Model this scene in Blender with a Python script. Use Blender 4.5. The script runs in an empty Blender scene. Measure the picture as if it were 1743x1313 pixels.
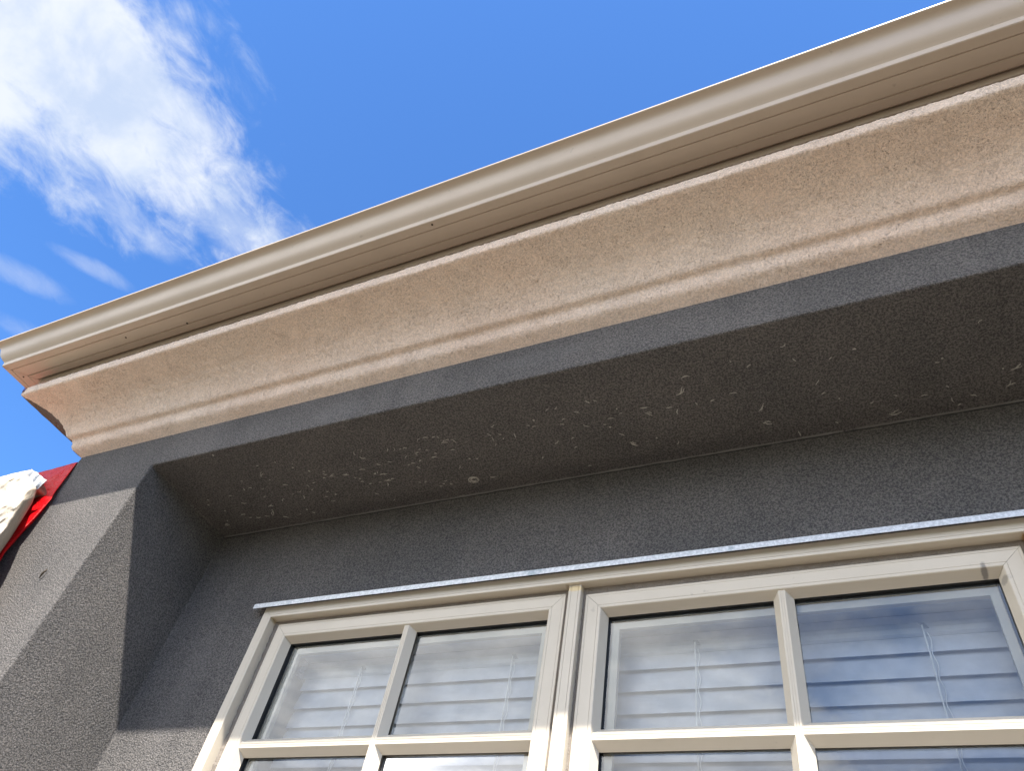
import bpy, bmesh, math, random
from mathutils import Vector, Matrix, noise
random.seed(7)
sc = bpy.context.scene
C = sc.collection
S = 1.2                 # metres per survey unit (distance of the eye to the pier face)
EYE = 1.6               # eye height
# ---------------------------------------------------------------- camera
cd = bpy.data.cameras.new('camera'); cam = bpy.data.objects.new('camera', cd); C.objects.link(cam)
cd.sensor_width = 36.0; cd.lens = 1263.81/1743*36.0; cd.clip_start = 0.05; cd.clip_end = 2000
r0 = Vector((0.90150314, 0.40210345, 0.16001531)); r1 = Vector((-0.20731564, 0.72581155, -0.65590992)); r2 = Vector((-0.3798846, 0.55813117, 0.73768373))
M = Matrix((r0, -r1, -r2)).transposed().to_4x4(); M.translation = Vector((0, 0, EYE))
cam.matrix_world = M
sc.camera = cam
# ---------------------------------------------------------------- sun, sky, exposure
SUN = Vector((0.42, -1.0, 1.555)).normalized()          # towards the sun
sl = bpy.data.lights.new('sun', 'SUN'); sl.energy = 5.0; sl.angle = math.radians(0.55); sl.color = (1.0, 0.94, 0.85)
so = bpy.data.objects.new('sun', sl); C.objects.link(so); so.rotation_euler = SUN.to_track_quat('Z', 'Y').to_euler(); so.location = (3, -6, 12)
w = bpy.data.worlds.new('World'); sc.world = w; w.use_nodes = True
nt = w.node_tree; nt.nodes.clear()
def N(nt, t, **k):
    n = nt.nodes.new(t)
    for a, b in k.items(): setattr(n, a, b)
    return n
def L(nt, a, b): nt.links.new(a, b)
def mth(nt, op, a, b=None, c=None, clamp=False):
    n = N(nt, 'ShaderNodeMath', operation=op, use_clamp=clamp)
    for i, v in enumerate((a, b, c)):
        if v is None: continue
        if isinstance(v, (int, float)): n.inputs[i].default_value = v
        else: L(nt, v, n.inputs[i])
    return n.outputs[0]
def mixc(nt, f, a, b, mode='MIX'):
    n = N(nt, 'ShaderNodeMix', data_type='RGBA', blend_type=mode)
    for s, v in ((0, f), (6, a), (7, b)):
        if isinstance(v, (int, float)): n.inputs[s].default_value = v
        elif isinstance(v, tuple): n.inputs[s].default_value = (v[0], v[1], v[2], 1)
        else: L(nt, v, n.inputs[s])
    return n.outputs[2]
def ramp(nt, x, lo, hi):
    n = N(nt, 'ShaderNodeMapRange', interpolation_type='SMOOTHSTEP')
    L(nt, x, n.inputs[0]); n.inputs[1].default_value = lo; n.inputs[2].default_value = hi
    return n.outputs[0]
sky = N(nt, 'ShaderNodeTexSky', sky_type='NISHITA', sun_disc=False)
sky.sun_elevation = math.asin(SUN.z); sky.sun_rotation = math.atan2(SUN.x, SUN.y)
sky.altitude = 0; sky.air_density = 1.0; sky.dust_density = 0.3; sky.ozone_density = 2.0
bg = N(nt, 'ShaderNodeBackground'); bg.inputs[1].default_value = 0.08
out = N(nt, 'ShaderNodeOutputWorld')
tc = N(nt, 'ShaderNodeTexCoord')
sep = N(nt, 'ShaderNodeSeparateXYZ'); L(nt, tc.outputs['Generated'], sep.inputs[0])
zz = mth(nt, 'MAXIMUM', sep.outputs[2], 0.08)
px = mth(nt, 'DIVIDE', sep.outputs[0], zz); py = mth(nt, 'DIVIDE', sep.outputs[1], zz)
comb = N(nt, 'ShaderNodeCombineXYZ'); L(nt, px, comb.inputs[0]); L(nt, py, comb.inputs[1])
def cn(vec, scale, detail, rough, dist=0.0, rot=0.0, stretch=(1, 1, 1), off=(0, 0, 0)):
    mp = N(nt, 'ShaderNodeMapping'); mp.inputs['Rotation'].default_value = (0, 0, rot); mp.inputs['Scale'].default_value = stretch; mp.inputs['Location'].default_value = off
    L(nt, vec, mp.inputs[0])
    n = N(nt, 'ShaderNodeTexNoise'); n.inputs['Scale'].default_value = scale; n.inputs['Detail'].default_value = detail; n.inputs['Roughness'].default_value = rough; n.inputs['Distortion'].default_value = dist
    L(nt, mp.outputs[0], n.inputs['Vector']); return n.outputs['Fac']
n_big = cn(comb.outputs[0], 5.5, 8, 0.60, 0.35, 0.15, (1.25, 1.0, 1), (3.1, 0.9, 0))
n_fine = cn(comb.outputs[0], 13.0, 10, 0.64, 0.55, 0.1, (1.5, 0.95, 1), (1.7, 5.2, 0))
# the cloud bank to the left: inside both edges, broken by noise
e1 = mth(nt, 'SUBTRACT', mth(nt, 'MULTIPLY_ADD', py, -0.24, -0.715), px)             # right edge
e2 = mth(nt, 'MULTIPLY', mth(nt, 'SUBTRACT', mth(nt, 'MULTIPLY_ADD', px, 0.95, 1.125), py), 0.80)   # lower edge
inside = mth(nt, 'SMOOTH_MIN', e1, e2, 0.06)
nz = mth(nt, 'ADD', mth(nt, 'MULTIPLY', mth(nt, 'SUBTRACT', n_big, 0.5), 0.36), mth(nt, 'MULTIPLY', mth(nt, 'SUBTRACT', n_fine, 0.5), 0.30))
dens = ramp(nt, mth(nt, 'ADD', inside, nz), -0.11, 0.11)
# tail of the bank running down to the right and two loose wisps
def blob(cx, cy, rx, ry, ang):
    ca, sa = math.cos(ang), math.sin(ang)
    dx = mth(nt, 'SUBTRACT', px, cx); dy = mth(nt, 'SUBTRACT', py, cy)
    u = mth(nt, 'DIVIDE', mth(nt, 'ADD', mth(nt, 'MULTIPLY', dx, ca), mth(nt, 'MULTIPLY', dy, sa)), rx)
    v = mth(nt, 'DIVIDE', mth(nt, 'SUBTRACT', mth(nt, 'MULTIPLY', dy, ca), mth(nt, 'MULTIPLY', dx, sa)), ry)
    r2_ = mth(nt, 'ADD', mth(nt, 'MULTIPLY', u, u), mth(nt, 'MULTIPLY', v, v))
    return mth(nt, 'SUBTRACT', 1.0, r2_, clamp=True)
tail = mth(nt, 'MAXIMUM', blob(-0.835, 0.285, 0.17, 0.085, math.radians(62)), mth(nt, 'MULTIPLY', blob(-0.99, 0.20, 0.17, 0.07, math.radians(80)), 0.8))
wisp = mth(nt, 'MAXIMUM', mth(nt, 'MAXIMUM', blob(-1.14, 0.285, 0.10, 0.03, math.radians(55)), blob(-1.30, 0.25, 0.13, 0.05, math.radians(50))), blob(-1.38, 0.40, 0.16, 0.05, math.radians(60)))
d2 = mth(nt, 'MULTIPLY', ramp(nt, mth(nt, 'ADD', mth(nt, 'MULTIPLY', tail, 0.40), mth(nt, 'MULTIPLY', nz, 1.4)), 0.06, 0.46), mth(nt, 'MULTIPLY', ramp(nt, tail, 0.0, 0.25), 0.66))
d3 = mth(nt, 'MULTIPLY', ramp(nt, mth(nt, 'ADD', mth(nt, 'MULTIPLY', wisp, 0.30), mth(nt, 'MULTIPLY', nz, 1.0)), 0.06, 0.40), mth(nt, 'MULTIPLY', ramp(nt, wisp, 0.0, 0.3), 0.36))
# broken clouds over the street, behind the photographer (mirrored in the window, widened and brightened as fill light)
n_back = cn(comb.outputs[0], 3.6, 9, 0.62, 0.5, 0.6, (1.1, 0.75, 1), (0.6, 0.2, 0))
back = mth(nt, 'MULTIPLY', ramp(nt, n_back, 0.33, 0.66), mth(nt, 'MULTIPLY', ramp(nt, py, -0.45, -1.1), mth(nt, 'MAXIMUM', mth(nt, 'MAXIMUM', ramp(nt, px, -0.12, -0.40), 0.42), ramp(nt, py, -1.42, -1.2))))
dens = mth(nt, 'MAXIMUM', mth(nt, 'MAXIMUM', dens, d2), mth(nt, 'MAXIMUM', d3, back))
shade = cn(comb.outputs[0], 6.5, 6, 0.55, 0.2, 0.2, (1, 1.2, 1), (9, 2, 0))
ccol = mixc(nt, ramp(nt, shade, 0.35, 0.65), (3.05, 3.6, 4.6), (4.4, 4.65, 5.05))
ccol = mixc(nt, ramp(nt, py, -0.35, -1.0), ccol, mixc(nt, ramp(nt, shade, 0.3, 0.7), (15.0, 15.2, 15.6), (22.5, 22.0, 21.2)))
skycol = mixc(nt, 1.0, sky.outputs[0], (0.62, 1.03, 1.50), 'MULTIPLY')
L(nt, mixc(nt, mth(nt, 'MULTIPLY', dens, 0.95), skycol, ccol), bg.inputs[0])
L(nt, bg.outputs[0], out.inputs[0])
sc.view_settings.view_transform = 'Standard'; sc.view_settings.look = 'None'; sc.view_settings.gamma = 1.0; sc.view_settings.use_curve_mapping = False
sc.view_settings.exposure = 1.4
sc.render.engine = 'CYCLES'; sc.cycles.max_bounces = 10; sc.cycles.transparent_max_bounces = 12
# ---------------------------------------------------------------- materials
def newmat(name):
    m = bpy.data.materials.new(name); m.use_nodes = True; t = m.node_tree
    return m, t, t.nodes['Principled BSDF']
def tnoise(t, vec, scale, detail=4, rough=0.6, dist=0.0):
    n = N(t, 'ShaderNodeTexNoise'); n.inputs['Scale'].default_value = scale; n.inputs['Detail'].default_value = detail; n.inputs['Roughness'].default_value = rough; n.inputs['Distortion'].default_value = dist
    L(t, vec, n.inputs['Vector']); return n.outputs['Fac']
def spots(t, vec, col, lst):
    """small marks of dirt at fixed places of the thing: (x, y, z, radius, (r,g,b), strength), survey units"""
    for (x, y, z, r, c, k) in lst:
        v = N(t, 'ShaderNodeVectorMath', operation='SUBTRACT'); L(t, vec, v.inputs[0]); v.inputs[1].default_value = tuple(loc(x, y, z))
        s = N(t, 'ShaderNodeVectorMath', operation='MULTIPLY'); L(t, v.outputs[0], s.inputs[0])
        rr = r if isinstance(r, tuple) else (r, r, r)
        s.inputs[1].default_value = tuple(1/(q*S) for q in rr)
        ln = N(t, 'ShaderNodeVectorMath', operation='LENGTH'); L(t, s.outputs[0], ln.inputs[0])
        nn = tnoise(t, vec, 160, 3)
        f = mth(t, 'MULTIPLY', ramp(t, mth(t, 'ADD', ln.outputs['Value'], mth(t, 'MULTIPLY', nn, 0.7)), 1.45, 0.95), k)
        col = mixc(t, f, col, c)
    return col
BASE = Vector((0, 1.0*S, 0))
def loc(x, y, z): return Vector((x*S, y*S, z*S+EYE)) - BASE
def stucco(name, base, light, gs, dist, mottled=0.25, pits=False, streak=None):
    m, t, b = newmat(name)
    o = N(t, 'ShaderNodeTexCoord').outputs['Object']
    g1 = tnoise(t, o, gs, 2.5, 0.5, 0.7); g2 = tnoise(t, o, gs*2.2, 2, 0.5); big = tnoise(t, o, 2.2, 5, 0.6, 0.4); mid = tnoise(t, o, 14, 3, 0.6)
    h = mth(t, 'ADD', mth(t, 'MULTIPLY', g1, 1.0), mth(t, 'MULTIPLY', g2, 0.6))
    if pits:
        vo = N(t, 'ShaderNodeTexNoise'); vo.inputs['Scale'].default_value = gs*1.15; vo.inputs['Detail'].default_value = 2.0; vo.inputs['Distortion'].default_value = 1.6; L(t, o, vo.inputs['Vector'])
        pit = mth(t, 'MULTIPLY', ramp(t, vo.outputs['Fac'], 0.385, 0.32), ramp(t, mid, 0.38, 0.60))
        h = mth(t, 'SUBTRACT', mth(t, 'MULTIPLY', h, 0.55), mth(t, 'MULTIPLY', pit, 1.1))
    bm_ = N(t, 'ShaderNodeBump'); bm_.inputs['Strength'].default_value = 1.0; bm_.inputs['Distance'].default_value = dist
    L(t, h, bm_.inputs['Height']); L(t, bm_.outputs[0], b.inputs['Normal'])
    c = mixc(t, ramp(t, big, 0.30, 0.72), base, light)
    mp = N(t, 'ShaderNodeMapping'); mp.inputs['Scale'].default_value = (9, 9, 1.1); L(t, o, mp.inputs[0])
    c = mixc(t, mth(t, 'MULTIPLY', ramp(t, tnoise(t, mp.outputs[0], 1.0, 5, 0.6, 0.2), 0.45, 0.75), 0.30), c, tuple(q*0.72 for q in base))
    c = mixc(t, mth(t, 'MULTIPLY', ramp(t, mth(t, 'MULTIPLY_ADD', g2, 0.35, mth(t, 'MULTIPLY', g1, 0.65)), 0.40, 0.60), mottled), mixc(t, 1.0, c, (0.66, 0.66, 0.67), 'MULTIPLY'), mixc(t, 1.0, c, (1.62, 1.57, 1.50), 'MULTIPLY'))
    if pits: c = mixc(t, mth(t, 'MULTIPLY', pit, 0.55), c, tuple(q*0.45 for q in base))
    if streak: c = spots(t, o, c, streak)
    L(t, c, b.inputs['Base Color']); b.inputs['Roughness'].default_value = 0.95; b.inputs['Specular IOR Level'].default_value = 0.25
    return m
m_dark = stucco('dark_render', (0.113, 0.110, 0.110), (0.148, 0.141, 0.138), 185, 0.0090, 1.0,
    streak=[(-1.22, 0.999, 1.385, (0.10, 0.2, 0.045), (0.25, 0.25, 0.26), 0.1), (-0.62, 0.999, 1.41, (0.16, 0.2, 0.03), (0.25, 0.25, 0.26), 0.1), (-1.73, 1.361, 0.78, (0.06, 0.05, 0.2), (0.22, 0.205, 0.20), 0.16)])
m_corn = stucco('cornice_render', (0.94, 0.745, 0.60), (0.95, 0.79, 0.655), 200, 0.0045, 0.25, True)
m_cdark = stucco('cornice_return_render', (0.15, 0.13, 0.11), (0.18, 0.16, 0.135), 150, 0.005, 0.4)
def paint(name, col, rough, metal=0.0, marks=None, dirt=0.10, coat=0.0):
    m, t, b = newmat(name); o = N(t, 'ShaderNodeTexCoord').outputs['Object']
    a = tnoise(t, o, 6, 6, 0.65, 0.3); f = tnoise(t, o, 240, 2, 0.5)
    c = mixc(t, mth(t, 'MULTIPLY', ramp(t, a, 0.35, 0.8), dirt*2), col, tuple(q*0.72 for q in col))
    c = mixc(t, mth(t, 'MULTIPLY', ramp(t, tnoise(t, o, 34, 3, 0.5), 0.70, 0.78), 0.35), c, tuple(q*0.5 for q in col))
    if marks: c = spots(t, o, c, marks)
    L(t, c, b.inputs['Base Color']); b.inputs['Metallic'].default_value = metal
    L(t, mth(t, 'MULTIPLY_ADD', a, 0.25, rough-0.12), b.inputs['Roughness'])
    bp = N(t, 'ShaderNodeBump'); bp.inputs['Strength'].default_value = 0.5; bp.inputs['Distance'].default_value = 0.0022; L(t, mth(t, 'MULTIPLY_ADD', f, 0.10, tnoise(t, o, 7, 2, 0.5)), bp.inputs['Height']); L(t, bp.outputs[0], b.inputs['Normal'])
    b.inputs['Coat Weight'].default_value = coat
    return m
smudge = (0.13, 0.12, 0.12); rust = (0.40, 0.22, 0.08); yel = (0.62, 0.47, 0.22)
m_cream = paint('cream_powder_coat', (0.55, 0.495, 0.41), 0.45, marks=[
    (0.197, 1.386, 0.938, (0.0065, 0.02, 0.02), smudge, 0.75), (0.2275, 1.388, 0.918, (0.02, 0.014, 0.010), smudge, 0.5),
    (-0.620, 1.362, 0.984, (0.024, 0.02, 0.008), yel, 0.75), (-0.640, 1.372, 0.990, (0.008, 0.02, 0.01), (0.3, 0.22, 0.15), 0.6), (0.283, 1.37, 0.992, (0.012, 0.02, 0.012), rust, 0.8),
    (-1.524, 1.365, 0.992, (0.008, 0.016, 0.008), (0.35, 0.28, 0.15), 0.5), (0.10, 1.39, 0.627, 0.0022, (0.2, 0.14, 0.08), 0.9), (0.136, 1.39, 0.627, 0.0022, (0.2, 0.14, 0.08), 0.8)])
m_gut = paint('beige_gutter_paint', (0.47, 0.385, 0.302), 0.42, dirt=0.12)
m_flash = None
m, t, b = newmat('galvanised_steel'); o = N(t, 'ShaderNodeTexCoord').outputs['Object']
c = mixc(t, ramp(t, tnoise(t, o, 130, 3, 0.7), 0.35, 0.7), (0.46, 0.49, 0.53), (0.66, 0.69, 0.73)); c = mixc(t, mth(t, 'MULTIPLY', ramp(t, tnoise(t, o, 9, 4, 0.7), 0.60, 0.68), 0.5), c, (0.16, 0.24, 0.30))
L(t, c, b.inputs['Base Color']); b.inputs['Metallic'].default_value = 0.35; b.inputs['Roughness'].default_value = 0.5; m_flash = m
def plain(name, col, rough=0.6, bumps=None, trans=0.0, spec=0.5):
    m, t, b = newmat(name); o = N(t, 'ShaderNodeTexCoord').outputs['Object']
    a = tnoise(t, o, 12, 5, 0.6); L(t, mixc(t, ramp(t, a, 0.3, 0.75), tuple(q*0.82 for q in col), col), b.inputs['Base Color'])
    b.inputs['Roughness'].default_value = rough; b.inputs['Specular IOR Level'].default_value = spec
    if bumps:
        bp = N(t, 'ShaderNodeBump'); bp.inputs['Distance'].default_value = bumps[1]; L(t, tnoise(t, o, bumps[0], 5, 0.6, 0.5), bp.inputs['Height']); L(t, bp.outputs[0], b.inputs['Normal'])
    return m
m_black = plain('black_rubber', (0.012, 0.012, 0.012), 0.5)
m_seal = plain('brown_brush_pile', (0.27, 0.235, 0.20), 0.95, (300, 0.004))
m_white = plain('white_lining_paint', (0.78, 0.77, 0.76), 0.5)
m_slat = plain('white_blind_slat', (0.60, 0.61, 0.66), 0.35)
m_cord = plain('white_cord', (0.85, 0.85, 0.85), 0.7)
m_clip = plain('grey_clip_plastic', (0.42, 0.43, 0.48), 0.4)
m_paper = plain('masking_paper', (0.47, 0.41, 0.33), 0.75, (20, 0.008))
m_bead = plain('grey_sealant', (0.165, 0.16, 0.155), 0.85)
m_red = plain('red_plastic_film', (0.56, 0.004, 0.008), 0.42, (26, 0.012), spec=0.12)
m_tape = plain('silver_duct_tape', (0.50, 0.53, 0.57), 0.35, (60, 0.003))
m_case = plain('pale_dried_casing', (0.52, 0.50, 0.45), 0.9)
m_twig = plain('dry_brown_leaf', (0.05, 0.035, 0.02), 0.8)
m_roof = plain('grey_roof_sheet', (0.16, 0.17, 0.18), 0.45)
m_conc = plain('paving', (0.135, 0.11, 0.09), 0.9, (60, 0.004))
m_grass = plain('lawn_ground', (0.07, 0.085, 0.03), 0.95, (40, 0.02))
m, t, b = newmat('window_glass'); t.nodes.clear()
mo = N(t, 'ShaderNodeOutputMaterial'); tr = N(t, 'ShaderNodeBsdfTransparent'); tr.inputs[0].default_value = (0.88, 0.92, 0.93, 1)
gl = N(t, 'ShaderNodeBsdfGlossy'); gl.inputs['Roughness'].default_value = 0.0; gl.inputs[0].default_value = (0.95, 0.97, 1, 1)
fr = N(t, 'ShaderNodeFresnel'); fr.inputs[0].default_value = 1.52
mx = N(t, 'ShaderNodeMixShader'); L(t, mth(t, 'MULTIPLY', fr.outputs[0], 1.6, clamp=True), mx.inputs[0]); L(t, tr.outputs[0], mx.inputs[1]); L(t, gl.outputs[0], mx.inputs[2]); L(t, mx.outputs[0], mo.inputs[0])
m_glass = m
# ---------------------------------------------------------------- mesh helpers
class MB:
    def __init__(s): s.v = []; s.f = []
    def add(s, vs, fs):
        o = len(s.v); s.v += [tuple(q) for q in vs]; s.f += [tuple(i+o for i in f) for f in fs]
    def box(s, x0, x1, y0, y1, z0, z1):
        vs = [(x, y, z) for x in (x0, x1) for y in (y0, y1) for z in (z0, z1)]
        s.add(vs, [(0, 1, 3, 2), (4, 6, 7, 5), (0, 4, 5, 1), (2, 3, 7, 6), (0, 2, 6, 4), (1, 5, 7, 3)])
    def quad(s, *p): s.add(p, [(0, 1, 2, 3)])
    def prism(s, ringA, ringB, closed=True, caps=True):
        n = len(ringA); fs = []
        for i in range(n if closed else n-1): j = (i+1) % n; fs.append((i, j, n+j, n+i))
        if caps: fs += [tuple(range(n))[::-1], tuple(range(n, 2*n))]
        s.add(list(ringA)+list(ringB), fs)
    def tube(s, pts, r, k=6):
        n = len(pts); rr = r if isinstance(r, list) else [r]*n; vs = []
        for i in range(n):
            d = Vector(pts[min(i+1, n-1)]) - Vector(pts[max(i-1, 0)]); d.normalize()
            a = d.cross(Vector((0.31, 0.87, 0.22))).normalized(); b = d.cross(a)
            for j in range(k):
                q = 2*math.pi*j/k; vs.append(Vector(pts[i]) + (a*math.cos(q)+b*math.sin(q))*rr[i])
        fs = [(i*k+j, i*k+(j+1) % k, (i+1)*k+(j+1) % k, (i+1)*k+j) for i in range(n-1) for j in range(k)]
        fs += [tuple(range(k))[::-1], tuple(range((n-1)*k, n*k))]
        s.add(vs, fs)
    def build(s, name, mat, parent=None, origin=None, smooth=False, weld=False, bevel=0.0, seg=2):
        """vertices are survey units; origin is the base point of the thing (world metres)"""
        og = Vector(origin) if origin is not None else BASE
        me = bpy.data.meshes.new(name)
        me.from_pydata([Vector((x*S, y*S, z*S+EYE))-og for x, y, z in s.v], [], s.f)
        bm = bmesh.new(); bm.from_mesh(me)
        if weld: bmesh.ops.remove_doubles(bm, verts=bm.verts, dist=0.0003)
        bmesh.ops.recalc_face_normals(bm, faces=bm.faces)
        if bevel:
            es = [e for e in bm.edges if len(e.link_faces) == 2 and e.calc_face_angle(0) > 0.5]
            bmesh.ops.bevel(bm, geom=es, offset=bevel, segments=seg, profile=0.5, affect='EDGES')
        for f in bm.faces: f.smooth = smooth
        bm.to_mesh(me); bm.free()
        me.materials.append(mat)
        o = bpy.data.objects.new(name, me); C.objects.link(o)
        if parent is not None:
            o.parent = parent
            if parent.parent is None and parent.type == 'EMPTY': o.location = og - parent.location
            else: o.location = (0, 0, 0)
        else: o.location = og
        return o
def tag(o, label, cat=None, group=None, kind=None):
    if label: o['label'] = label
    if cat: o['category'] = cat
    if group: o['group'] = group
    if kind: o['kind'] = kind
    return o
def thing(name, label, cat, at):
    o = bpy.data.objects.new(name, None); C.objects.link(o); o.location = at; o.empty_display_size = 0.2
    return tag(o, label, cat)
# ---------------------------------------------------------------- ground
def ground(name, mat, x0, x1, y0, y1, z):
    b = MB(); b.quad((x0, y0, z), (x1, y0, z), (x1, y1, z), (x0, y1, z)); o = b.build(name, mat, origin=(0, 0, -0.0)); o['kind'] = 'structure'; return o
G0 = -EYE/S
ground('ground', m_grass, -160, 160, -160, 160, G0)
ground('path', m_conc, -7, 8, -6.0, 1.0, G0+0.004)
# ---------------------------------------------------------------- the house
house = thing('house', 'dark grey rendered house front with beige cornice, gutter and deep window recess', 'house', BASE)
xL, xr0, xo0, xo1, xr1, xR = -2.334, -1.905, -1.548, 0.300, 2.45, 2.88
yw = 1.361; zb, zo0, zo1, zs, zt = G0, -0.030, 1.018, 1.3375, 1.640
yB = 7.0
# wall shell: pier, lintel, soffit, reveals, recessed wall with window opening
b = MB()
cols = [xL, xr0, xo0, xo1, xr1, xR]; rows = [zb, zo0, zo1, zs, zt]
def wob(x, y, z): return (x, y, z)
def face_x(y, x0, x1, z0, z1): b.quad((x0, y, z0), (x1, y, z0), (x1, y, z1), (x0, y, z1))
for i in range(5):
    for j in range(4):
        if j == 3 or i in (0, 4): face_x(1.0, cols[i], cols[i+1], rows[j], rows[j+1])
for i in (1, 2, 3):
    b.quad((cols[i], 1.0, zs), (cols[i+1], 1.0, zs), (cols[i+1], yw, zs), (cols[i], yw, zs))
    for j in range(3):
        if not (i == 2 and j == 1): face_x(yw, cols[i], cols[i+1], rows[j], rows[j+1])
for x in (xr0, xr1):
    for j in range(3): b.quad((x, 1.0, rows[j]), (x, yw, rows[j]), (x, yw, rows[j+1]), (x, 1.0, rows[j+1]))
for x in (xL, xR):
    for j in range(4): b.quad((x, 1.0, rows[j]), (x, yB, rows[j]), (x, yB, rows[j+1]), (x, 1.0, rows[j+1]))
yi = 1.47
b.quad((xo0, yw, zo0), (xo1, yw, zo0), (xo1, yi, zo0), (xo0, yi, zo0)); b.quad((xo0, yw, zo1), (xo1, yw, zo1), (xo1, yi, zo1), (xo0, yi, zo1))
for x in (xo0, xo1): b.quad((x, yw, zo0), (x, yi, zo0), (x, yi, zo1), (x, yw, zo1))
b.quad((xL, yB, zb), (xR, yB, zb), (xR, yB, zt), (xL, yB, zt))
wall = b.build('wall', m_dark, house, weld=True, bevel=0.0065, seg=3)
# room lining behind the window
b = MB()
x0, x1, z0, z1 = -1.497, 0.258, 0.0, 0.936
b.quad((x0, 1.445, z0), (x0, 1.64, z0), (x0, 1.64, z1), (x0, 1.445, z1)); b.quad((x1, 1.445, z0), (x1, 1.64, z0), (x1, 1.64, z1), (x1, 1.445, z1))
b.quad((x0, 1.445, z1), (x1, 1.445, z1), (x1, 1.64, z1), (x0, 1.64, z1)); b.quad((x0, 1.445, z0), (x1, 1.445, z0), (x1, 1.64, z0), (x0, 1.64, z0))
X0, X1, Z0, Z1, Y1 = -2.3, 2.3, -1.2, 1.15, 5.0
for (a, c_, d, e) in ((X0, x0, Z0, Z1), (x1, X1, Z0, Z1), (x0, x1, Z0, z0), (x0, x1, z1, Z1)): b.quad((a, 1.64, d), (c_, 1.64, d), (c_, 1.64, e), (a, 1.64, e))
b.quad((X0, Y1, Z0), (X1, Y1, Z0), (X1, Y1, Z1), (X0, Y1, Z1))
for x in (X0, X1): b.quad((x, 1.64, Z0), (x, Y1, Z0), (x, Y1, Z1), (x, 1.64, Z1))
for z in (Z0, Z1): b.quad((X0, 1.64, z), (X1, 1.64, z), (X1, Y1, z), (X0, Y1, z))
b.build('interior_lining', m_white, house)
# mitred runs round the eaves: profile points are (y on the front run, z)
def fine(prof, step):
    o = []
    for i in range(len(prof)-1):
        a, c_ = prof[i], prof[i+1]; n = max(1, int(math.hypot(c_[0]-a[0], c_[1]-a[1])/step))
        for k in range(n): o.append((a[0]+(c_[0]-a[0])*k/n, a[1]+(c_[1]-a[1])*k/n))
    o.append(prof[-1]); return o
def run(prof, side, n, amp=0.0, gap=0.0, ext=0.0):
    b = MB(); vs = []
    m_ = len(prof)
    for i in range(n+1):
        t_ = i/n
        for (y, z) in prof:
            p = 1-y
            if side == 'front': q = Vector((xL-ext-p+gap+t_*((xR+p)-(xL-ext-p)-2*gap), 1-p, z)); out_ = Vector((0, -1, 0))
            elif side == 'left': q = Vector((xL-ext-p, 1-p+gap+t_*(yB-1+p-gap), z)); out_ = Vector((-1, 0, 0))
            else: q = Vector((xR+p, 1-p+gap+t_*(yB-1+p-gap), z)); out_ = Vector((1, 0, 0))
            if amp:
                k1 = noise.noise(q*16)*0.16 + noise.noise(q*70)*0.22 + noise.noise(q*190)*0.45
                k2 = noise.noise(q*16+Vector((9, 3, 1)))*0.16 + noise.noise(q*70+Vector((4, 2, 8)))*0.22 + noise.noise(q*190+Vector((4, 9, 8)))*0.45
                edge = 1.0 if y < 0.99 else 0.3
                q = q + out_*(k1*amp*edge) + Vector((0, 0, k2*amp*edge))
            vs.append(q)
    fs = [(i*m_+j, i*m_+j+1, (i+1)*m_+j+1, (i+1)*m_+j) for i in range(n) for j in range(m_-1)]
    b.add(vs, fs); b.ends = [tuple(range(m_)), tuple(range(n*m_, n*m_+m_))]
    return b
corn = [(1.002, 1.4675), (0.972, 1.4855), (0.9665, 1.4910), (0.9650, 1.4950), (0.9600, 1.5130), (0.9560, 1.5195), (0.9500, 1.5225), (0.9430, 1.5245), (0.9380, 1.5300), (0.930, 1.544), (0.916, 1.562), (0.898, 1.579), (0.876, 1.593), (0.850, 1.604), (0.822, 1.613), (0.800, 1.6190), (0.787, 1.622), (0.7835, 1.626), (0.782, 1.655), (0.786, 1.661), (0.80, 1.662), (1.0, 1.663)]
cornf = fine(corn, 0.006)
run(cornf, 'front', 1300, 0.0046).build('cornice', m_corn, house, smooth=True)
for sd in ('left', 'right'):
    tag(run(cornf, sd, 260, 0.0046).build('cornice_return', m_cdark, house, smooth=True), 'bare grey return of the cornice round the corner')
gut = [(0.800, 1.745), (0.7975, 1.728), (0.791, 1.7200), (0.7695, 1.7180), (0.7675, 1.7225), (0.7650, 1.7190), (0.7275, 1.7185), (0.7262, 1.7210), (0.7240, 1.7180), (0.7035, 1.7185), (0.7012, 1.7200), (0.6992, 1.7362),
       (0.6975, 1.7385), (0.6925, 1.7430), (0.686, 1.7495), (0.6805, 1.7560), (0.6765, 1.7630), (0.673, 1.7710), (0.6700, 1.7790), (0.6668, 1.7865), (0.6625, 1.7935), (0.6570, 1.7980), (0.6510, 1.8000), (0.6452, 1.8008), (0.6430, 1.8028), (0.6430, 1.8075), (0.6455, 1.8100), (0.6480, 1.8085),
       (0.6480, 1.8050), (0.6640, 1.8000), (0.6750, 1.7800), (0.690, 1.755), (0.705, 1.727), (0.785, 1.727), (0.795, 1.735), (0.797, 1.790), (0.800, 1.790)]
for sd in ('front', 'left', 'right'):
    g = run(gut, sd, 60, 0.0, 0.0012, 0.018)
    o = g.build('gutter', m_gut, house, smooth=True)
    me = o.data
    for pgn in me.polygons: pgn.use_smooth = True
    md = o.modifiers.new('edge', 'EDGE_SPLIT'); md.split_angle = math.radians(24)
fas = [(1.0, 1.700), (0.817, 1.700), (0.800, 1.700), (0.800, 1.830), (0.815, 1.834), (0.815, 1.72), (1.0, 1.72)]
for sd in ('front', 'left', 'right'): run(fas, sd, 2, 0.0, 0.0, 0.018).build('fascia_board', m_gut, house)
# screws on the gutter underside
for (x, y) in ((-2.606, 0.7656), (-2.06, 0.745), (-1.80, 0.764), (-0.86, 0.712)):
    b = MB(); b.tube([(x, y, 1.7175), (x, y, 1.7195)], 0.0032, 8); b.build('screw', m_twig, house)
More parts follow.
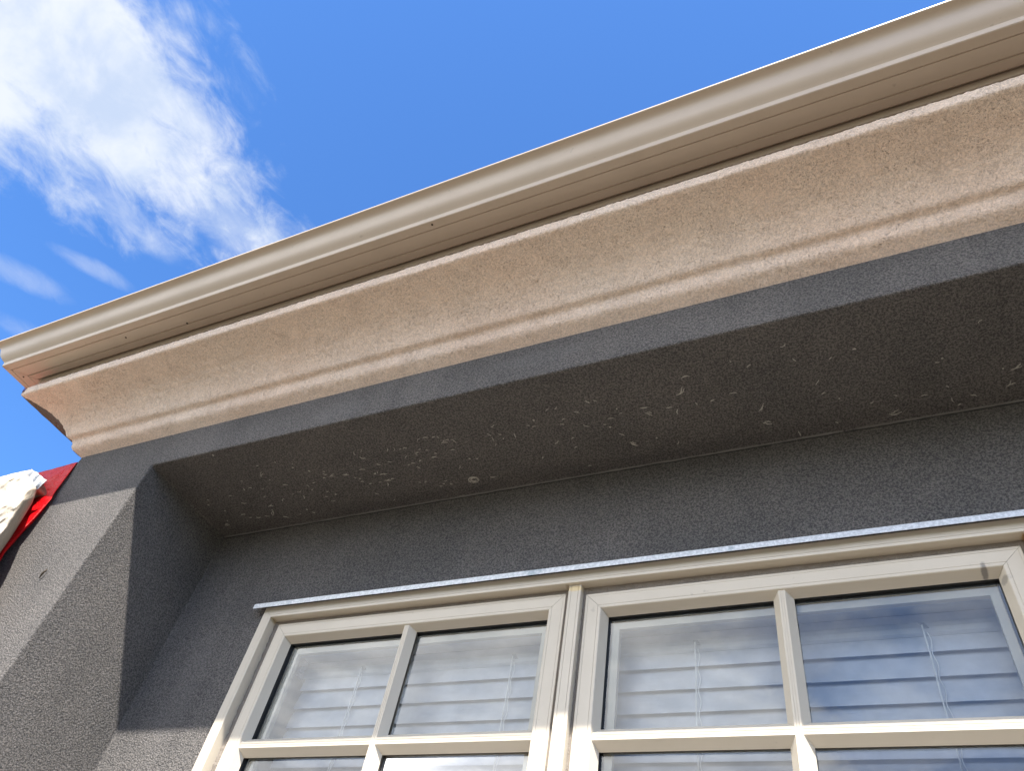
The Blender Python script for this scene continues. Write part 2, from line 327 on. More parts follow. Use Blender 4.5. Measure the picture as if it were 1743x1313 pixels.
# roof
b = MB(); zr = 1.815; k_ = math.tan(math.radians(18))
def rf(x, y, h): return (x, y, zr+h)
yr = (0.73+yB+0.27)/2; hx = 2.2
b.add([rf(xL-.26, .74, 0), rf(xR+.26, .74, 0), rf(xR+.26, yB+.27, 0), rf(xL-.26, yB+.27, 0), rf(0.1, yr, 1.0), rf(0.4, yr, 1.0)],
      [(0, 1, 5, 4), (1, 2, 5), (2, 3, 4, 5), (3, 0, 4), (0, 3, 2, 1)])
b.build('roof', m_roof, house)
# lumpy bead where the recess ceiling meets the wall
b = MB(); n = 500; pts = []; rad = []
for i in range(n+1):
    x = xr0+(xr1-xr0)*i/n; pts.append((x, yw-.0012+.0012*noise.noise(Vector((x*30, 0, 0))), zs-.0008+.0016*noise.noise(Vector((x*22, 5, 0))))); rad.append(max(.0006, .0026+.0022*noise.noise(Vector((x*14, 9, 1)))+.0012*noise.noise(Vector((x*80, 2, 1)))))
b.tube(pts, rad, 6); b.build('sealant_bead', m_bead, house, smooth=True)
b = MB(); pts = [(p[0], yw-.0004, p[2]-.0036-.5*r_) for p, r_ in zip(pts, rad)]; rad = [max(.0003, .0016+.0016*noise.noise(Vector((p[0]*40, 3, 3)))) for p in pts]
b.tube(pts, rad, 5); b.build('shrinkage_crack', m_black, house)  # black tube paints the crack line and the shadow below the bead
# ---------------------------------------------------------------- window
def sweep_rect(b, prof, x0, x1, z0, z1, gap=0.0, sl=0.0, sag=0.0):
    """profile (inward t, y) swept round a rectangle, mitred corners"""
    def zf(x, z): return z + (sl*(x-x0) + sag if z > 0.5*(z0+z1) else 0)
    for side in range(4):
        A = []; Bv = []
        for t_, y in prof:
            g = gap
            if side == 0: A.append((x0+t_+g, y, z1-t_)); Bv.append((x1-t_-g, y, z1-t_))
            if side == 1: A.append((x1-t_, y, z1-t_-g)); Bv.append((x1-t_, y, z0+t_+g))
            if side == 2: A.append((x1-t_-g, y, z0+t_)); Bv.append((x0+t_+g, y, z0+t_))
            if side == 3: A.append((x0+t_, y, z0+t_+g)); Bv.append((x0+t_, y, z1-t_-g))
        A = [(x, y, zf(x, z)) for x, y, z in A]; Bv = [(x, y, zf(x, z)) for x, y, z in Bv]
        b.prism(A, Bv, closed=False, caps=False)
YF = 1.352
b = MB()
fx0, fx1, fz0, fz1 = -1.557, 0.309, -0.040, 1.0262
sweep_rect(b, [(0, 1.375), (0, YF+.001), (0.001, YF), (0.0235, YF), (0.0240, YF+.0014), (0.0245, YF), (0.0310, YF), (0.0318, YF+.0008), (0.0318, 1.440), (0.055, 1.440), (0.055, 1.447)], fx0, fx1, fz0, fz1, 0.0002)
window = b.build('window', m_cream, house)
tag(window, None)
ix0, ix1, iz0, iz1 = fx0+.0318, fx1-.0318, fz0+.0318, fz1-.0318
b = MB()
YM = 1.362; ml, mr = -0.6357, -0.6047
prof = [(ml, 1.44), (ml, YM+.0008), (ml+.0008, YM), (ml+.0062, YM), (ml+.0067, YM+.0012), (ml+.0072, YM), (mr-.0072, YM), (mr-.0067, YM+.0012), (mr-.0062, YM), (mr-.0008, YM), (mr, YM+.0008), (mr, 1.44)]
b.prism([(x, y, iz0+.0003) for x, y in prof], [(x, y, iz1-.0003) for x, y in prof], closed=True)
b.build('mullion', m_cream, window)
SASH = [(-1.5080, -0.6475, 0.9835, 0.0, 0.0, 0.004, -1.0766), (-0.5970, 0.2675, 0.9750, 0.0068, 0.0, 0.0, -0.1680)]
sprof = [(0, 1.435), (0, 1.377), (0.001, 1.376), (0.0060, 1.376), (0.0064, 1.3768), (0.0068, 1.376), (0.0310, 1.376), (0.0314, 1.3770), (0.0318, 1.376), (0.0375, 1.376), (0.0390, 1.3770), (0.0492, 1.400), (0.0497, 1.4006)]
gprof = [(0.0497, 1.4006), (0.0500, 1.4120), (0.0545, 1.4125)]
iprof = [(0.0545, 1.4130), (0.0545, 1.4180), (0.0700, 1.4200), (0.0705, 1.4310), (0.052, 1.4330)]
sz0 = 0.006
pitch = 0.3085
for si, (sx0, sx1, sz1, sl_, sg, dz, vm) in enumerate(SASH):
    b = MB(); sweep_rect(b, sprof, sx0, sx1, sz0, sz1, 0.00035, sl_, sg)
    sash = b.build('sash', m_cream, window)
    b = MB(); sweep_rect(b, gprof, sx0, sx1, sz0, sz1, 0.0, sl_, sg); b.build('gasket', m_black, window)
    b = MB(); sweep_rect(b, iprof, sx0, sx1, sz0, sz1, 0.0, sl_, sg); b.build('inner_bead', m_cream, window)
    # glazing bars: front 14 mm wide with two grooves, splayed to the glass
    def barprof(h, hb, y):  # across, depth
        return [(-hb, 1.4005), (-h, y+.0006), (-h+.0005, y), (-h*.38, y), (-h*.38+.0004, y+.0010), (-h*.38+.0008, y), (h*.38-.0008, y), (h*.38-.0004, y+.0010), (h*.38, y), (h-.0005, y), (h, y+.0006), (hb, 1.4005)]
    topz = sz1-0.0402
    b = MB(); pr = barprof(0.0070, 0.0205, 1.3796)
    ztop = topz + sl_*(vm-sx0)
    b.prism([(vm+a, y, sz0+.040) for a, y in pr], [(vm+a, y, ztop) for a, y in pr], closed=True); b.build('glazing_bar', m_cream, window)
    zc = 0.6492+dz
    for k in range(2):
        z = zc - k*pitch; pr = barprof(0.0078, 0.0225, 1.3802); b = MB()
        b.prism([(sx0+.0400, y, z+a) for a, y in pr], [(sx1-.0400, y, z+a) for a, y in pr], closed=True); b.build('glazing_bar', m_cream, window)
    # panes, gasket strips under the bars, inner bars
    ze = [sz1-.0497+sl_*0.4, zc, zc-pitch, sz0+.0497]
    xe = [sx0+.0497, vm, sx1-.0497]
    for r in range(3):
        for c_ in range(2):
            xa, xb = xe[c_]-.002, xe[c_+1]+.002
            if c_ == 0: xb = vm-.001
            else: xa = vm+.001
            zA = ze[r]+.004 if r == 0 else ze[r]-.001
            zB_ = ze[r+1]+.001 if r < 2 else ze[r+1]-.003
            b = MB(); y = 1.4095; b.quad((xa, y, zB_), (xb, y, zB_), (xb, y, zA), (xa, y, zA)); b.build('pane', m_glass, window)
    b = MB()
    b.box(vm-.0195, vm+.0195, 1.4012, 1.4085, sz0+.05, sz1-.049)
    for k in range(2): z = zc-k*pitch; b.box(sx0+.050, vm-.0197, 1.4012, 1.4085, z-.0205, z+.0205); b.box(vm+.0197, sx1-.050, 1.4012, 1.4085, z-.0205, z+.0205)
    b.build('bar_gasket', m_black if False else plain('dark_glazing_tape', (0.06, 0.05, 0.035), 0.7), window)
    b = MB(); pr2 = [(-.0150, 1.4125), (-.0075, 1.428), (.0075, 1.428), (.0150, 1.4125)]
    b.prism([(vm+a, y, sz0+.06) for a, y in pr2], [(vm+a, y, sz1-.06) for a, y in pr2])
    pr2 = [(-.0205, 1.4128), (-.0150, 1.4285), (.0150, 1.4285), (.0205, 1.4128)]
    for k in range(2):
        z = zc-k*pitch; b.prism([(sx0+.06, y, z+a) for a, y in pr2], [(sx1-.06, y, z+a) for a, y in pr2])
    b.build('inner_glazing_bar', m_cream, window)
# brush pile seals in the gaps round the sashes
def seal(xa, xb, za, zb_, vert):
    b = MB(); n = 150; vs = []
    for i in range(n+1):
        t_ = i/n
        nz_ = noise.noise(Vector((t_*60, xa*7, za*5))) + 0.6*noise.noise(Vector((t_*190, xa*3, 2)))
        yy = 1.3795 + 0.0022*nz_; w_ = 0.0024*nz_
        if vert: vs += [(xa+w_, yy, za+(zb_-za)*t_), (xb+w_, yy+.002, za+(zb_-za)*t_), (xb+w_, 1.41, za+(zb_-za)*t_)]
        else: vs += [(xa+(xb-xa)*t_, yy, zb_+w_), (xa+(xb-xa)*t_, yy+.002, za+w_), (xa+(xb-xa)*t_, 1.41, za+w_)]
    fs = [(3*i+j, 3*i+j+1, 3*i+j+4, 3*i+j+3) for i in range(n) for j in (0, 1)]
    b.add(vs, fs); b.build('brush_seal', m_seal, window)
seal(ix0+.001, -1.5055, iz0, iz1, True); seal(-0.6495, ml-.0005, iz0, iz1, True); seal(mr+.0005, -0.5955, iz0, iz1, True); seal(0.266, ix1-.001, iz0, iz1, True)
seal(ix0, ml, 0.981, iz1-.001, False); seal(mr, ix1, 0.972, iz1-.001, False)
# head flashing
b = MB(); fl0, fl1 = -1.588, 0.345
fp = [(1.364, 1.0420), (1.3375, 1.0325), (1.3350, 1.0305), (1.3345, 1.0165), (1.3355, 1.0163), (1.3362, 1.0295), (1.364, 1.0390)]
n = 80; m_ = len(fp); vs = []
for i in range(n+1):
    x = fl0+(fl1-fl0)*i/n; wv = 0.0011*noise.noise(Vector((x*6, 0, 0)))+0.0004*noise.noise(Vector((x*40, 0, 3)))
    vs += [(x, y+(wv if y < 1.35 else 0), z+(wv*.7 if y < 1.35 else 0)) for y, z in fp]
fs = [(i*m_+j, i*m_+(j+1) % m_, (i+1)*m_+(j+1) % m_, (i+1)*m_+j) for i in range(n) for j in range(m_)]
b.add(vs, fs+[tuple(range(m_)), tuple(range(n*m_, n*m_+m_))]); b.build('window_flashing', m_flash, house)
# ---------------------------------------------------------------- blind
bl = thing('venetian_blind', 'white venetian blind with wide closed slats hanging inside the cream window', 'blind', Vector((-0.61*S, 1.50*S, 0.93*S+EYE)))
og = bl.location.copy()
bx0, bx1 = -1.458, 0.236
b = MB(); hp = [(1.560, 0.934), (1.5030, 0.934), (1.4995, 0.914), (1.4962, 0.9105), (1.4955, 0.900), (1.4975, 0.890), (1.502, 0.885), (1.560, 0.885)]
b.prism([(bx0-.012, y, z) for y, z in hp], [(bx1+.012, y, z) for y, z in hp]); b.build('headrail', m_slat, bl, og)
zsl = 0.8490; k = 0
while zsl > 0.03:
    b = MB(); pts = []
    for i in range(7):
        t_ = i/6; bow = 0.0022*math.sin(math.pi*t_)
        pts.append((1.4965+0.014*t_-bow, zsl+0.0575*t_))
    back = [(y+.0020, z+.0006) for y, z in pts[::-1]]
    pr = pts+back; j0 = random.uniform(-.0012, .0012); tl = random.uniform(-.0015, .0015)
    b.prism([(bx0+j0, y, z-tl) for y, z in pr], [(bx1+j0, y, z+tl) for y, z in pr]); b.build('slat', m_slat, bl, og)
    zsl -= 0.0503; k += 1
for cx in (-1.269, -0.822, -0.376, 0.075):
    b = MB(); zc = [0.902-0.01*i for i in range(88)]
    b.tube([(cx+.0006*math.sin(z*40), 1.4895, z) for z in zc], 0.0016, 5)
    z = 0.885
    pts = []
    while z > 0.03:
        pts.append((cx+.0065+.0022*math.sin(z*124.9), 1.4915+.0015*math.cos(z*124.9), z)); z -= 0.0063
    b.tube(pts, 0.0010, 4); b.build('cord', m_cord, bl, og)
    b = MB(); b.add([(cx-.006, 1.4935, .9095), (cx+.004, 1.4935, .9095), (cx+.011, 1.4925, .8975), (cx+.002, 1.4925, .8975), (cx-.006, 1.4965, .9095), (cx+.004, 1.4965, .9095), (cx+.011, 1.4965, .8975), (cx+.002, 1.4965, .8975)], [(0, 1, 2, 3), (0, 1, 5, 4), (1, 2, 6, 5), (2, 3, 7, 6), (3, 0, 4, 7)]); b.build('cord_clip', m_clip, bl, og)
b = MB(); b.box(bx0-.020, bx0-.010, 1.480, 1.53, 0.885, 0.9345); b.box(bx0-.020, bx0+.006, 1.478, 1.4815, 0.892, 0.897); b.box(bx0-.020, bx0+.004, 1.478, 1.4815, 0.915, 0.921); b.build('bracket', m_slat, bl, og)
# ---------------------------------------------------------------- pale dried flecks on the recess ceiling (parts of the house)
FL = [(-0.321,1.148,-0.297,1.133),(-1.655,1.301,-1.637,1.282),(0.118,1.331,0.144,1.33),(-1.576,1.136,-1.557,1.123),(-0.152,1.251,-0.137,1.234),(-0.151,1.286,-0.132,1.296),(-0.473,1.27,-0.459,1.286),(-1.643,1.26,-1.622,1.262),(-1.199,1.244,-1.179,1.249),(-1.312,1.191,-1.292,1.196),(0.358,1.265,0.378,1.26),(-0.406,1.183,-0.393,1.198),(-1.859,1.306,-1.84,1.31),(-0.96,1.148,-0.941,1.149),(-0.295,1.101,-0.276,1.1),(0.348,1.311,0.356,1.294),(-1.25,1.183,-1.232,1.187),(-0.079,1.335,-0.076,1.353),(-1.2,1.218,-1.182,1.22),(-1.723,1.223,-1.706,1.229),(-1.219,1.136,-1.204,1.146),(-1.623,1.315,-1.607,1.323),(-1.501,1.223,-1.484,1.218),(-1.717,1.295,-1.7,1.299),(-0.413,1.166,-0.396,1.166),(-1.764,1.274,-1.747,1.274),(-0.567,1.182,-0.553,1.191),(-0.662,1.228,-0.648,1.219),(-0.927,1.142,-0.92,1.157),(-1.527,1.182,-1.511,1.186),(0.244,1.314,0.248,1.33),(-1.021,1.126,-1.008,1.116),(-1.357,1.188,-1.341,1.19),(-0.75,1.164,-0.752,1.18),(-0.203,1.175,-0.187,1.177),(-1.013,1.191,-0.997,1.19),(-0.334,1.207,-0.329,1.192),(-1.682,1.295,-1.668,1.302),(-0.019,1.2,-0.009,1.188),(-1,1.116,-0.985,1.12),(-1.49,1.241,-1.496,1.255),(-0.501,1.179,-0.486,1.18),(-1.416,1.285,-1.401,1.286),(-1.576,1.25,-1.565,1.24),(-1.09,1.176,-1.079,1.166),(-1.351,1.185,-1.337,1.181),(-0.885,1.303,-0.871,1.306),(-0.574,1.135,-0.561,1.141),(0.352,1.307,0.366,1.305),(-1.078,1.141,-1.064,1.14),(-0.815,1.162,-0.814,1.176),(-0.49,1.236,-0.479,1.244),(-1.108,1.14,-1.1,1.129),(-0.533,1.106,-0.525,1.117),(-1.223,1.114,-1.227,1.127),(-1.195,1.254,-1.201,1.266),(-0.07,1.073,-0.058,1.067),(0.281,1.318,0.293,1.324),(-1.745,1.291,-1.732,1.292),(-1.651,1.169,-1.638,1.17),(-0.354,1.182,-0.341,1.183),(-0.821,1.147,-0.814,1.158),(-1.257,1.284,-1.247,1.292),(-1.148,1.175,-1.136,1.179),(-0.8,1.129,-0.789,1.123),(-0.641,1.113,-0.63,1.107),(-1.083,1.198,-1.071,1.201),(-1.628,1.219,-1.616,1.216),(-1.37,1.17,-1.36,1.177),(-0.82,1.195,-0.813,1.185),(-0.364,1.307,-0.357,1.297),(-1.744,1.186,-1.732,1.186),(-1.177,1.243,-1.165,1.243),(0.187,1.293,0.199,1.293),(-0.956,1.25,-0.95,1.24),(-0.052,1.112,-0.046,1.122),(-0.974,1.122,-0.963,1.119),(-1.184,1.174,-1.175,1.181),(-1.611,1.184,-1.6,1.181),(-1.075,1.215,-1.067,1.223),(-0.946,1.178,-0.935,1.18),(-1.427,1.199,-1.416,1.198),(-1.45,1.201,-1.449,1.212),(-0.149,1.109,-0.14,1.103),(-1.126,1.136,-1.12,1.127),(-1.511,1.317,-1.503,1.324),(-0.515,1.109,-0.507,1.116),(0.304,1.122,0.312,1.115),(-1.424,1.262,-1.414,1.265),(-1.273,1.229,-1.264,1.234),(-1.186,1.218,-1.176,1.22),(-0.696,1.155,-0.686,1.157),(-1.253,1.245,-1.243,1.244),(-1.205,1.12,-1.199,1.112),(-0.617,1.114,-0.609,1.108),(-0.942,1.139,-0.932,1.139),(-0.622,1.165,-0.613,1.169),(-0.011,1.233,-0.002,1.229),(-1.084,1.279,-1.075,1.276),(-0.708,1.147,-0.699,1.15),(-0.618,1.255,-0.609,1.252),(-1.218,1.328,-1.209,1.325),(-0.285,1.183,-0.282,1.192),(-0.716,1.271,-0.711,1.263),(-1.667,1.166,-1.669,1.175),(-1.048,1.161,-1.039,1.163),(-1.848,1.202,-1.841,1.208),(-0.25,1.188,-0.241,1.186),(-0.607,1.327,-0.598,1.329),(0.004,1.326,0.01,1.333),(-1.219,1.244,-1.21,1.245),(-1.049,1.164,-1.048,1.173),(-1.559,1.09,-1.55,1.09),(-1.382,1.189,-1.373,1.189),(-0.961,1.121,-0.957,1.129),(0.083,1.287,0.091,1.283),(-0.792,1.155,-0.785,1.16),(0.133,1.276,0.14,1.281),(-1.047,1.303,-1.039,1.306),(-1.097,1.202,-1.089,1.199),(-0.612,1.152,-0.604,1.149),(-0.613,1.222,-0.605,1.219),(-0.249,1.188,-0.241,1.185),(-1.525,1.23,-1.517,1.228),(-1.406,1.242,-1.398,1.244),(-1.56,1.316,-1.552,1.314),(-1.035,1.154,-1.027,1.152),(-0.999,1.179,-0.991,1.181),(-1.023,1.286,-1.015,1.288),(0.221,1.204,0.229,1.205),(-0.518,1.193,-0.511,1.197),(-1.089,1.14,-1.081,1.139),(-0.714,1.271,-0.71,1.264),(-0.893,1.227,-0.885,1.227),(-0.468,1.169,-0.46,1.169),(0.255,1.342,0.261,1.337),(-1.204,1.21,-1.199,1.204),(-1.656,1.135,-1.649,1.138),(-1.017,1.161,-1.01,1.163),(-1.364,1.161,-1.36,1.167),(-1.283,1.208,-1.277,1.212),(-1.1,1.273,-1.094,1.277),(0.02,1.135,0.026,1.131),(-1.012,1.302,-1.005,1.303),(0.237,1.277,0.242,1.282),(-1.387,1.26,-1.38,1.26),(0.069,1.122,0.076,1.122),(-1.45,1.123,-1.444,1.126),(-1.055,1.196,-1.049,1.193),(-1.832,1.182,-1.827,1.186),(-1.521,1.299,-1.517,1.304),(-1.668,1.013,-1.664,1.018),(-1.407,1.147,-1.403,1.152),(-1.214,1.209,-1.208,1.207),(-0.684,1.132,-0.682,1.138),(-0.507,1.206,-0.501,1.208),(-1.033,1.298,-1.027,1.297),(-0.912,1.22,-0.908,1.224),(-1.835,1.288,-1.83,1.287),(-1.809,1.244,-1.804,1.243),(-1.27,1.217,-1.266,1.219),(-1.448,1.224,-1.444,1.225),(0.233,1.197,0.237,1.196),(-1.558,1.153,-1.554,1.154),(-1.442,1.111,-1.438,1.111),(-0.407,1.273,-0.403,1.273),(-0.788,1.174,-0.785,1.176),(0.022,1.256,0.025,1.255),(-0.47,1.152,-0.467,1.153),(-0.181,1.083,-0.178,1.083),(-1.49,1.091,-1.487,1.091),(0.343,1.258,0.345,1.256)]
def fleck(b, ax, ay, bx, by, seed):
    rnd = random.Random(seed); a = Vector((ax, ay, 0)); c_ = Vector((bx, by, 0)); d = c_-a; ln = max(d.length, .003); d.normalize() if d.length > 0 else None
    nn = Vector((-d.y, d.x, 0)); k = 6; bend = rnd.uniform(-.22, .22)*ln; w0 = rnd.uniform(.0004, .0009) + (0.0007 if ln < .007 else 0)
    top = []; bot = []
    for i in range(k+1):
        t_ = i/k; c0 = a + d*ln*t_ + nn*(bend*4*t_*(1-t_) + rnd.uniform(-1, 1)*ln*.05)
        wd = w0*(0.35+1.1*math.sin(math.pi*min(max(t_, .06), .94)))*rnd.uniform(.5, 1.5)
        top.append(c0+nn*wd); bot.append(c0-nn*wd)
    ring = [(p.x, p.y) for p in top+bot[::-1]]; z0 = zs+.0006; z1 = zs-.0011
    vs = [(x, y, z0) for x, y in ring]+[(x, y, z1-rnd.uniform(0, .0006)) for x, y in ring]; n = len(ring)
    fs = [(i, (i+1) % n, n+(i+1) % n, n+i) for i in range(n)]
    h = k+1
    for i in range(k): fs.append((n+i, n+i+1, n+2*h-2-i, n+2*h-1-i))
    b.add(vs, fs)
rest = MB()
for i, q in enumerate(FL):
    if i < 98:
        b = MB(); fleck(b, *q, i)
        if i < 14: fleck(b, q[0]+.004, q[1], q[0]*.4+q[2]*.6+.006, q[3]-.008, i+500)
        b.build('dried_casing', m_case, house)
    else: fleck(rest, *q, i)
tag(rest.build('dried_casing', m_case, house), 'scatter of the smallest pale flecks on the recess ceiling', kind='stuff')
b = MB()
for j in range(5):
    rr = .0085*(0.6+.2*j); pts = []
    a0 = random.uniform(0, 6); 
    for i in range(13):
        a = a0+i/12*(4.2 if j < 4 else 6.28); q = rr*(1+.14*noise.noise(Vector((a*2, j, 0)))); pts.append((-0.9372+q*1.35*math.cos(a), 1.3031+q*1.0*math.sin(a), zs-.0005))
    b.tube(pts, 0.0008, 5)
b.build('old_nest_ring', m_case, house)
# ---------------------------------------------------------------- small things
at = Vector((-2.041*S, 1.0*S, 0.947*S+EYE))
b = MB(); pts = [(-2.046, .9965, .944), (-2.043, .994, .9495), (-2.0405, .993, .953), (-2.0395, .992, .957), (-2.0375, .992, .9605), (-2.0355, .993, .9640), (-2.0350, .9935, .9685), (-2.0365, .995, .9735)]
b.tube(pts, [.0006, .0018, .0026, .0028, .0024, .0026, .0019, .0005], 7)
tag(b.build('dry_leaf', m_twig, None, origin=at, smooth=True), 'small curled dark brown dry leaf caught on the sunlit grey pier', 'leaf')
at = Vector((-2.544*S, 0.785*S, 1.64*S+EYE))
b = MB(); b.add([(-2.556, .787, 1.632), (-2.541, .777, 1.634), (-2.543, .775, 1.655), (-2.553, .780, 1.660), (-2.558, .784, 1.650)], [(0, 1, 2, 3, 4)]); vs = [(x+.001, y+.005, z) for x, y, z in b.v]; b.add(vs, [(4, 3, 2, 1, 0)])
tag(b.build('tape_scrap', m_red, None, origin=at), 'tiny red scrap of tape stuck on the outer top corner of the beige cornice', 'tape')
# wrapped edge: red film below, masking paper over it
def curve(pts, t_):
    q = t_*(len(pts)-1); i = min(int(q), len(pts)-2); f = q-i
    return tuple(pts[i][k]*(1-f)+pts[i+1][k]*f for k in range(3))
RC = [(-2.3320, 0.999, 1.4475), (-2.3106, 0.992, 1.3816), (-2.2956, 0.988, 1.3006), (-2.2769, 0.984, 1.2579), (-2.2719, 0.98, 1.2189), (-2.2631, 0.974, 1.1702), (-2.2622, 0.97, 1.1384), (-2.2558, 0.965, 1.0931), (-2.2492, 0.96, 1.0494), (-2.2258, 0.957, 1.0025), (-2.215, .955, 0.93), (-2.22, .955, .85), (-2.21, .95, .70), (-2.22, .95, .45)]
PC = [(-2.4754, 0.955, 1.4063), (-2.4400, 0.948, 1.3850), (-2.3811, 0.947, 1.3350), (-2.3150, 0.945, 1.2800), (-2.2850, 0.944, 1.2330), (-2.2684, 0.944, 1.1776), (-2.2592, 0.944, 1.1425), (-2.2475, 0.944, 1.1000), (-2.2380, 0.944, 1.0519), (-2.2250, .943, 1.0), (-2.212, .942, 0.93), (-2.216, .942, .85), (-2.205, .94, .70), (-2.215, .94, .45)]
def drape(RC_, topfun, depth, name, mat, at, nu, nv, seed, crump, u_max, lift=0.0, rate=2.2):
    b = MB(); vs = []
    for i in range(nv+1):
        t_ = i/nv; r = curve(RC_, t_)
        for j in range(nu+1):
            u = j/nu; x = r[0]-u_max*u**1.25
            zt_ = topfun(x); zlow = 0.45; z = zt_ + (r[2]-RC_[0][2]) * ((zt_-zlow)/(RC_[0][2]-zlow)) if u > 0 else r[2]
            mixu = min(1, u*3); z = r[2]*(1-mixu)+z*mixu
            y = r[1]-depth*math.sin(min(1, u*rate)*math.pi/2)*(min(1, .25+t_*3) if rate < 3 else 1)
            q = Vector((x*3.2+z*1.6, z*2.2, seed))
            ridge = (1-abs(noise.noise(q*2.0))*2.2); fold = noise.noise(Vector((x*9+z*7, z*3, seed+4))); fine_ = noise.noise(Vector((x*34, z*30, seed)))
            e = min(1, u*9)*min(1, t_*9)*(1+1.1*math.exp(-((u-.16)/.09)**2))
            y -= crump*e*(0.55*ridge+0.7*fold+0.28*fine_)
            if i == 0: z = z + 0.002*fine_
            if rate > 3: x, z = x*y/r[1], z*y/r[1]
            vs.append((x, y-lift, z))
    m_ = nu+1
    fs = [(i*m_+j, i*m_+j+1, (i+1)*m_+j+1, (i+1)*m_+j) for i in range(nv) for j in range(nu)]
    # top folds back over the ledge
    o = len(vs); 
    for j in range(m_): x, y, z = vs[j]; vs.append((x, y+.30, z-.01))
    fs += [(j, j+1, o+j+1, o+j) for j in range(nu)]
    # tucked-in right edge
    o2 = len(vs)
    for i in range(nv+1): x, y, z = vs[i*m_]; vs.append((x-.030, min(y+.018, .9985), z))
    fs += [(i*m_, o2+i, o2+i+1, (i+1)*m_) for i in range(nv)]
    b.add(vs, fs)
    return b.build(name, mat, None, origin=at, smooth=True)
def topr(x):  # survey of the upper outline
    P = [(-3.6, 1.30), (-2.9, 1.405), (-2.72, 1.4250), (-2.668, 1.4290), (-2.632, 1.4370), (-2.589, 1.4405), (-2.54, 1.4385), (-2.465, 1.4345), (-2.40, 1.4370), (-2.332, 1.4475)]
    for a, c_ in zip(P, P[1:]):
        if x <= c_[0]: return a[1]+(c_[1]-a[1])*max(0, (x-a[0])/(c_[0]-a[0]))
    return P[-1][1]
at = Vector((-2.4*S, 0.97*S, 0.45*S+EYE))
film = drape(RC, topr, 0.012, 'plastic_film', m_red, at, 60, 140, 2.0, 0.008, 1.0)
tag(film, 'glossy red plastic film wrapped along the left edge of the grey pier', 'plastic film')
def topp(x): return topr(x)*0.985-0.004
pap = drape(PC, topp, 0.085, 'masking_paper', m_paper, at, 110, 170, 7.0, 0.0085, 1.1, rate=8.0)
tag(pap, 'crumpled cream masking paper hung over the red plastic beside the pier', 'paper')
TP = [(-2.4381, 1.3902), (-2.4361, 1.36), (-2.4113, 1.3428), (-2.3386, 1.3113), (-2.2878, 1.285), (-2.2882, 1.2963), (-2.3277, 1.3274), (-2.3696, 1.3551)]
b = MB(); nU, nV = 14, 8; vs = []
A0, A1, B0, B1 = Vector((-2.4300, 0, 1.3860)), Vector((-2.4200, 0, 1.3440)), Vector((-2.2750, 0, 1.3000)), Vector((-2.2850, 0, 1.2650))
for i in range(nU+1):
    for j in range(nV+1):
        q = (A0.lerp(B0, i/nU)).lerp(A1.lerp(B1, i/nU), j/nV); nn = noise.noise(q*30); q = q + Vector((noise.noise(q*22)*.004, 0, noise.noise(q*19+Vector((5, 0, 0)))*.004))
        ty_ = 0.884+0.046*(i/nU)**0.8-.003*nn-.0015*math.sin(i*1.3); vs.append((q.x*ty_/.934, ty_, (q.z-.004)*ty_/.934))
for (x, y, z) in list(vs): vs.append((x, y+.0012, z))
K = (nU+1)*(nV+1)
fs = [(i*(nV+1)+j, i*(nV+1)+j+1, (i+1)*(nV+1)+j+1, (i+1)*(nV+1)+j) for i in range(nU) for j in range(nV)]
fs += [tuple(K+q for q in f[::-1]) for f in fs]
b.add(vs, fs); o = b.build('duct_tape', m_tape, None, origin=at); o.parent = pap; o.location = (0, 0, 0)
# low neighbouring wall that carries the paper
b = MB(); b.add([(-3.9, 1.02, G0), (-2.345, 1.02, G0), (-2.345, 1.02, 1.40), (-3.9, 1.02, 1.20), (-3.9, 1.24, G0), (-2.345, 1.24, G0), (-2.345, 1.24, 1.40), (-3.9, 1.24, 1.20)], [(0, 1, 2, 3), (4, 5, 6, 7), (0, 1, 5, 4), (3, 2, 6, 7), (1, 2, 6, 5), (0, 3, 7, 4)])
tag(b.build('wing_wall', m_corn, None, origin=(-3.1*S, 1.02*S, 0)), 'low rendered wing wall under the hanging paper left of the pier', 'wall')

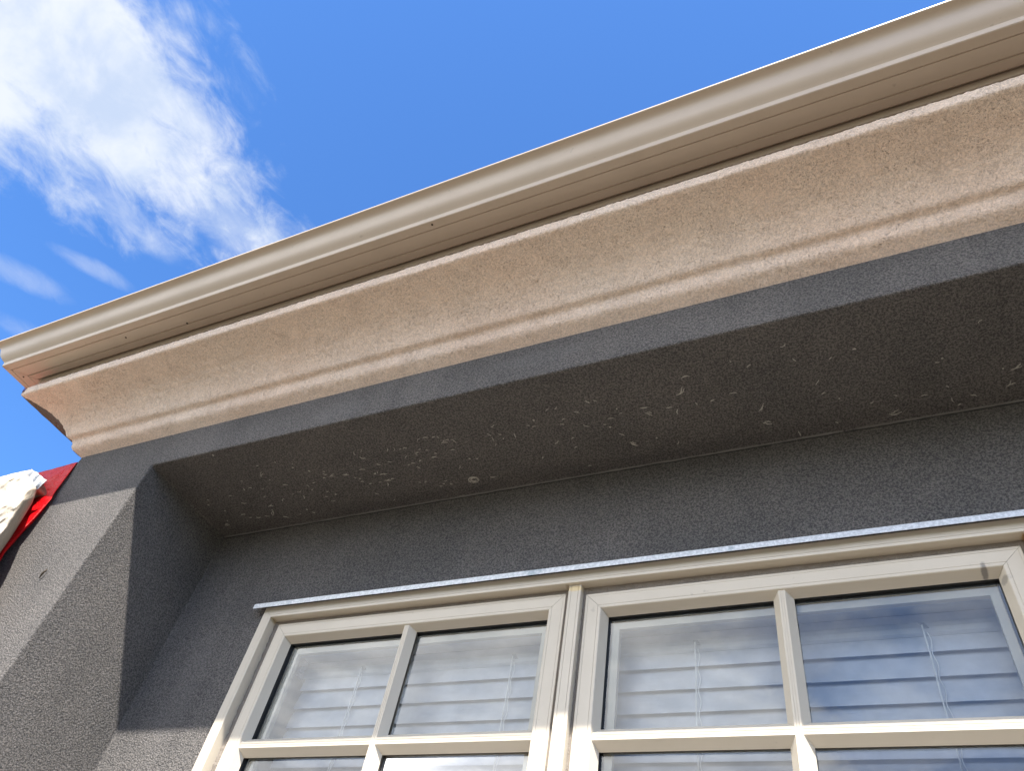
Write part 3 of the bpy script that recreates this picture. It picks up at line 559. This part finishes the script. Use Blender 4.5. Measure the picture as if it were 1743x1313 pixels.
# ---------------------------------------------------------------- trees over the street (added out of view to block low sky light; the glass mirrors their tops)
m_leaf = plain('green_leaves', (0.06, 0.10, 0.03), 0.6); m_bark = plain('brown_bark', (0.10, 0.075, 0.05), 0.9, (30, 0.01))
LAB = ['leafy street tree opposite the house, farthest left of five', 'leafy street tree opposite the house, second from the left', 'leafy street tree straight opposite the window', 'leafy street tree opposite the house, second from the right', 'leafy street tree opposite the house, farthest right of five']
for ti, (tx, ty, th, tr_) in enumerate(((-15, -10.5, 6.4, 3.2), (-8.5, -13.5, 5.4, 3.0), (-1.0, -14.0, 5.2, 3.0), (6.5, -13.0, 5.4, 3.0), (13, -11.5, 5.6, 3.0))):
    rnd = random.Random(ti+40); at = Vector((tx, ty, 0))
    t_ = thing('tree', LAB[ti], 'tree', at); t_['group'] = 'street trees opposite'
    def W(x, y, z): return (x/S, y/S, (z-EYE)/S)
    b = MB(); b.tube([W(tx, ty, -.1), W(tx+.1, ty, th*.3), W(tx-.05, ty+.1, th*.6)], [.19/S, .14/S, .07/S], 8)
    for k in range(7):
        a = k*.9; b.tube([W(tx, ty, th*(.28+.03*k)), W(tx+math.cos(a)*tr_*.35, ty+math.sin(a)*tr_*.35, th*(.5+.03*k)), W(tx+math.cos(a)*tr_*.6, ty+math.sin(a)*tr_*.6, th*(.62+.03*k))], [.07/S, .045/S, .015/S], 5)
    b.build('trunk', m_bark, t_, at)
    b = MB(); cl = [(tx+rnd.gauss(0, tr_*.42), ty+rnd.gauss(0, tr_*.42), th*.68+rnd.gauss(0, th*.13), rnd.uniform(.5, 1.0)) for _ in range(34)]
    for _ in range(5200):
        c0 = rnd.choice(cl); d = Vector((rnd.gauss(0, 1), rnd.gauss(0, 1), rnd.gauss(0, .8))).normalized()*c0[3]*rnd.uniform(.55, 1.0)
        p = Vector(c0[:3])+d; u = Vector((rnd.gauss(0, 1), rnd.gauss(0, 1), rnd.gauss(0, 1))).normalized()*.11; v = u.cross(Vector((rnd.gauss(0, 1), rnd.gauss(0, 1), 1))).normalized()*.06
        b.add([W(*(p-u)), W(*(p+v)), W(*(p+u)), W(*(p-v))], [(0, 1, 2, 3)])
    b.build('crown', m_leaf, t_, at)
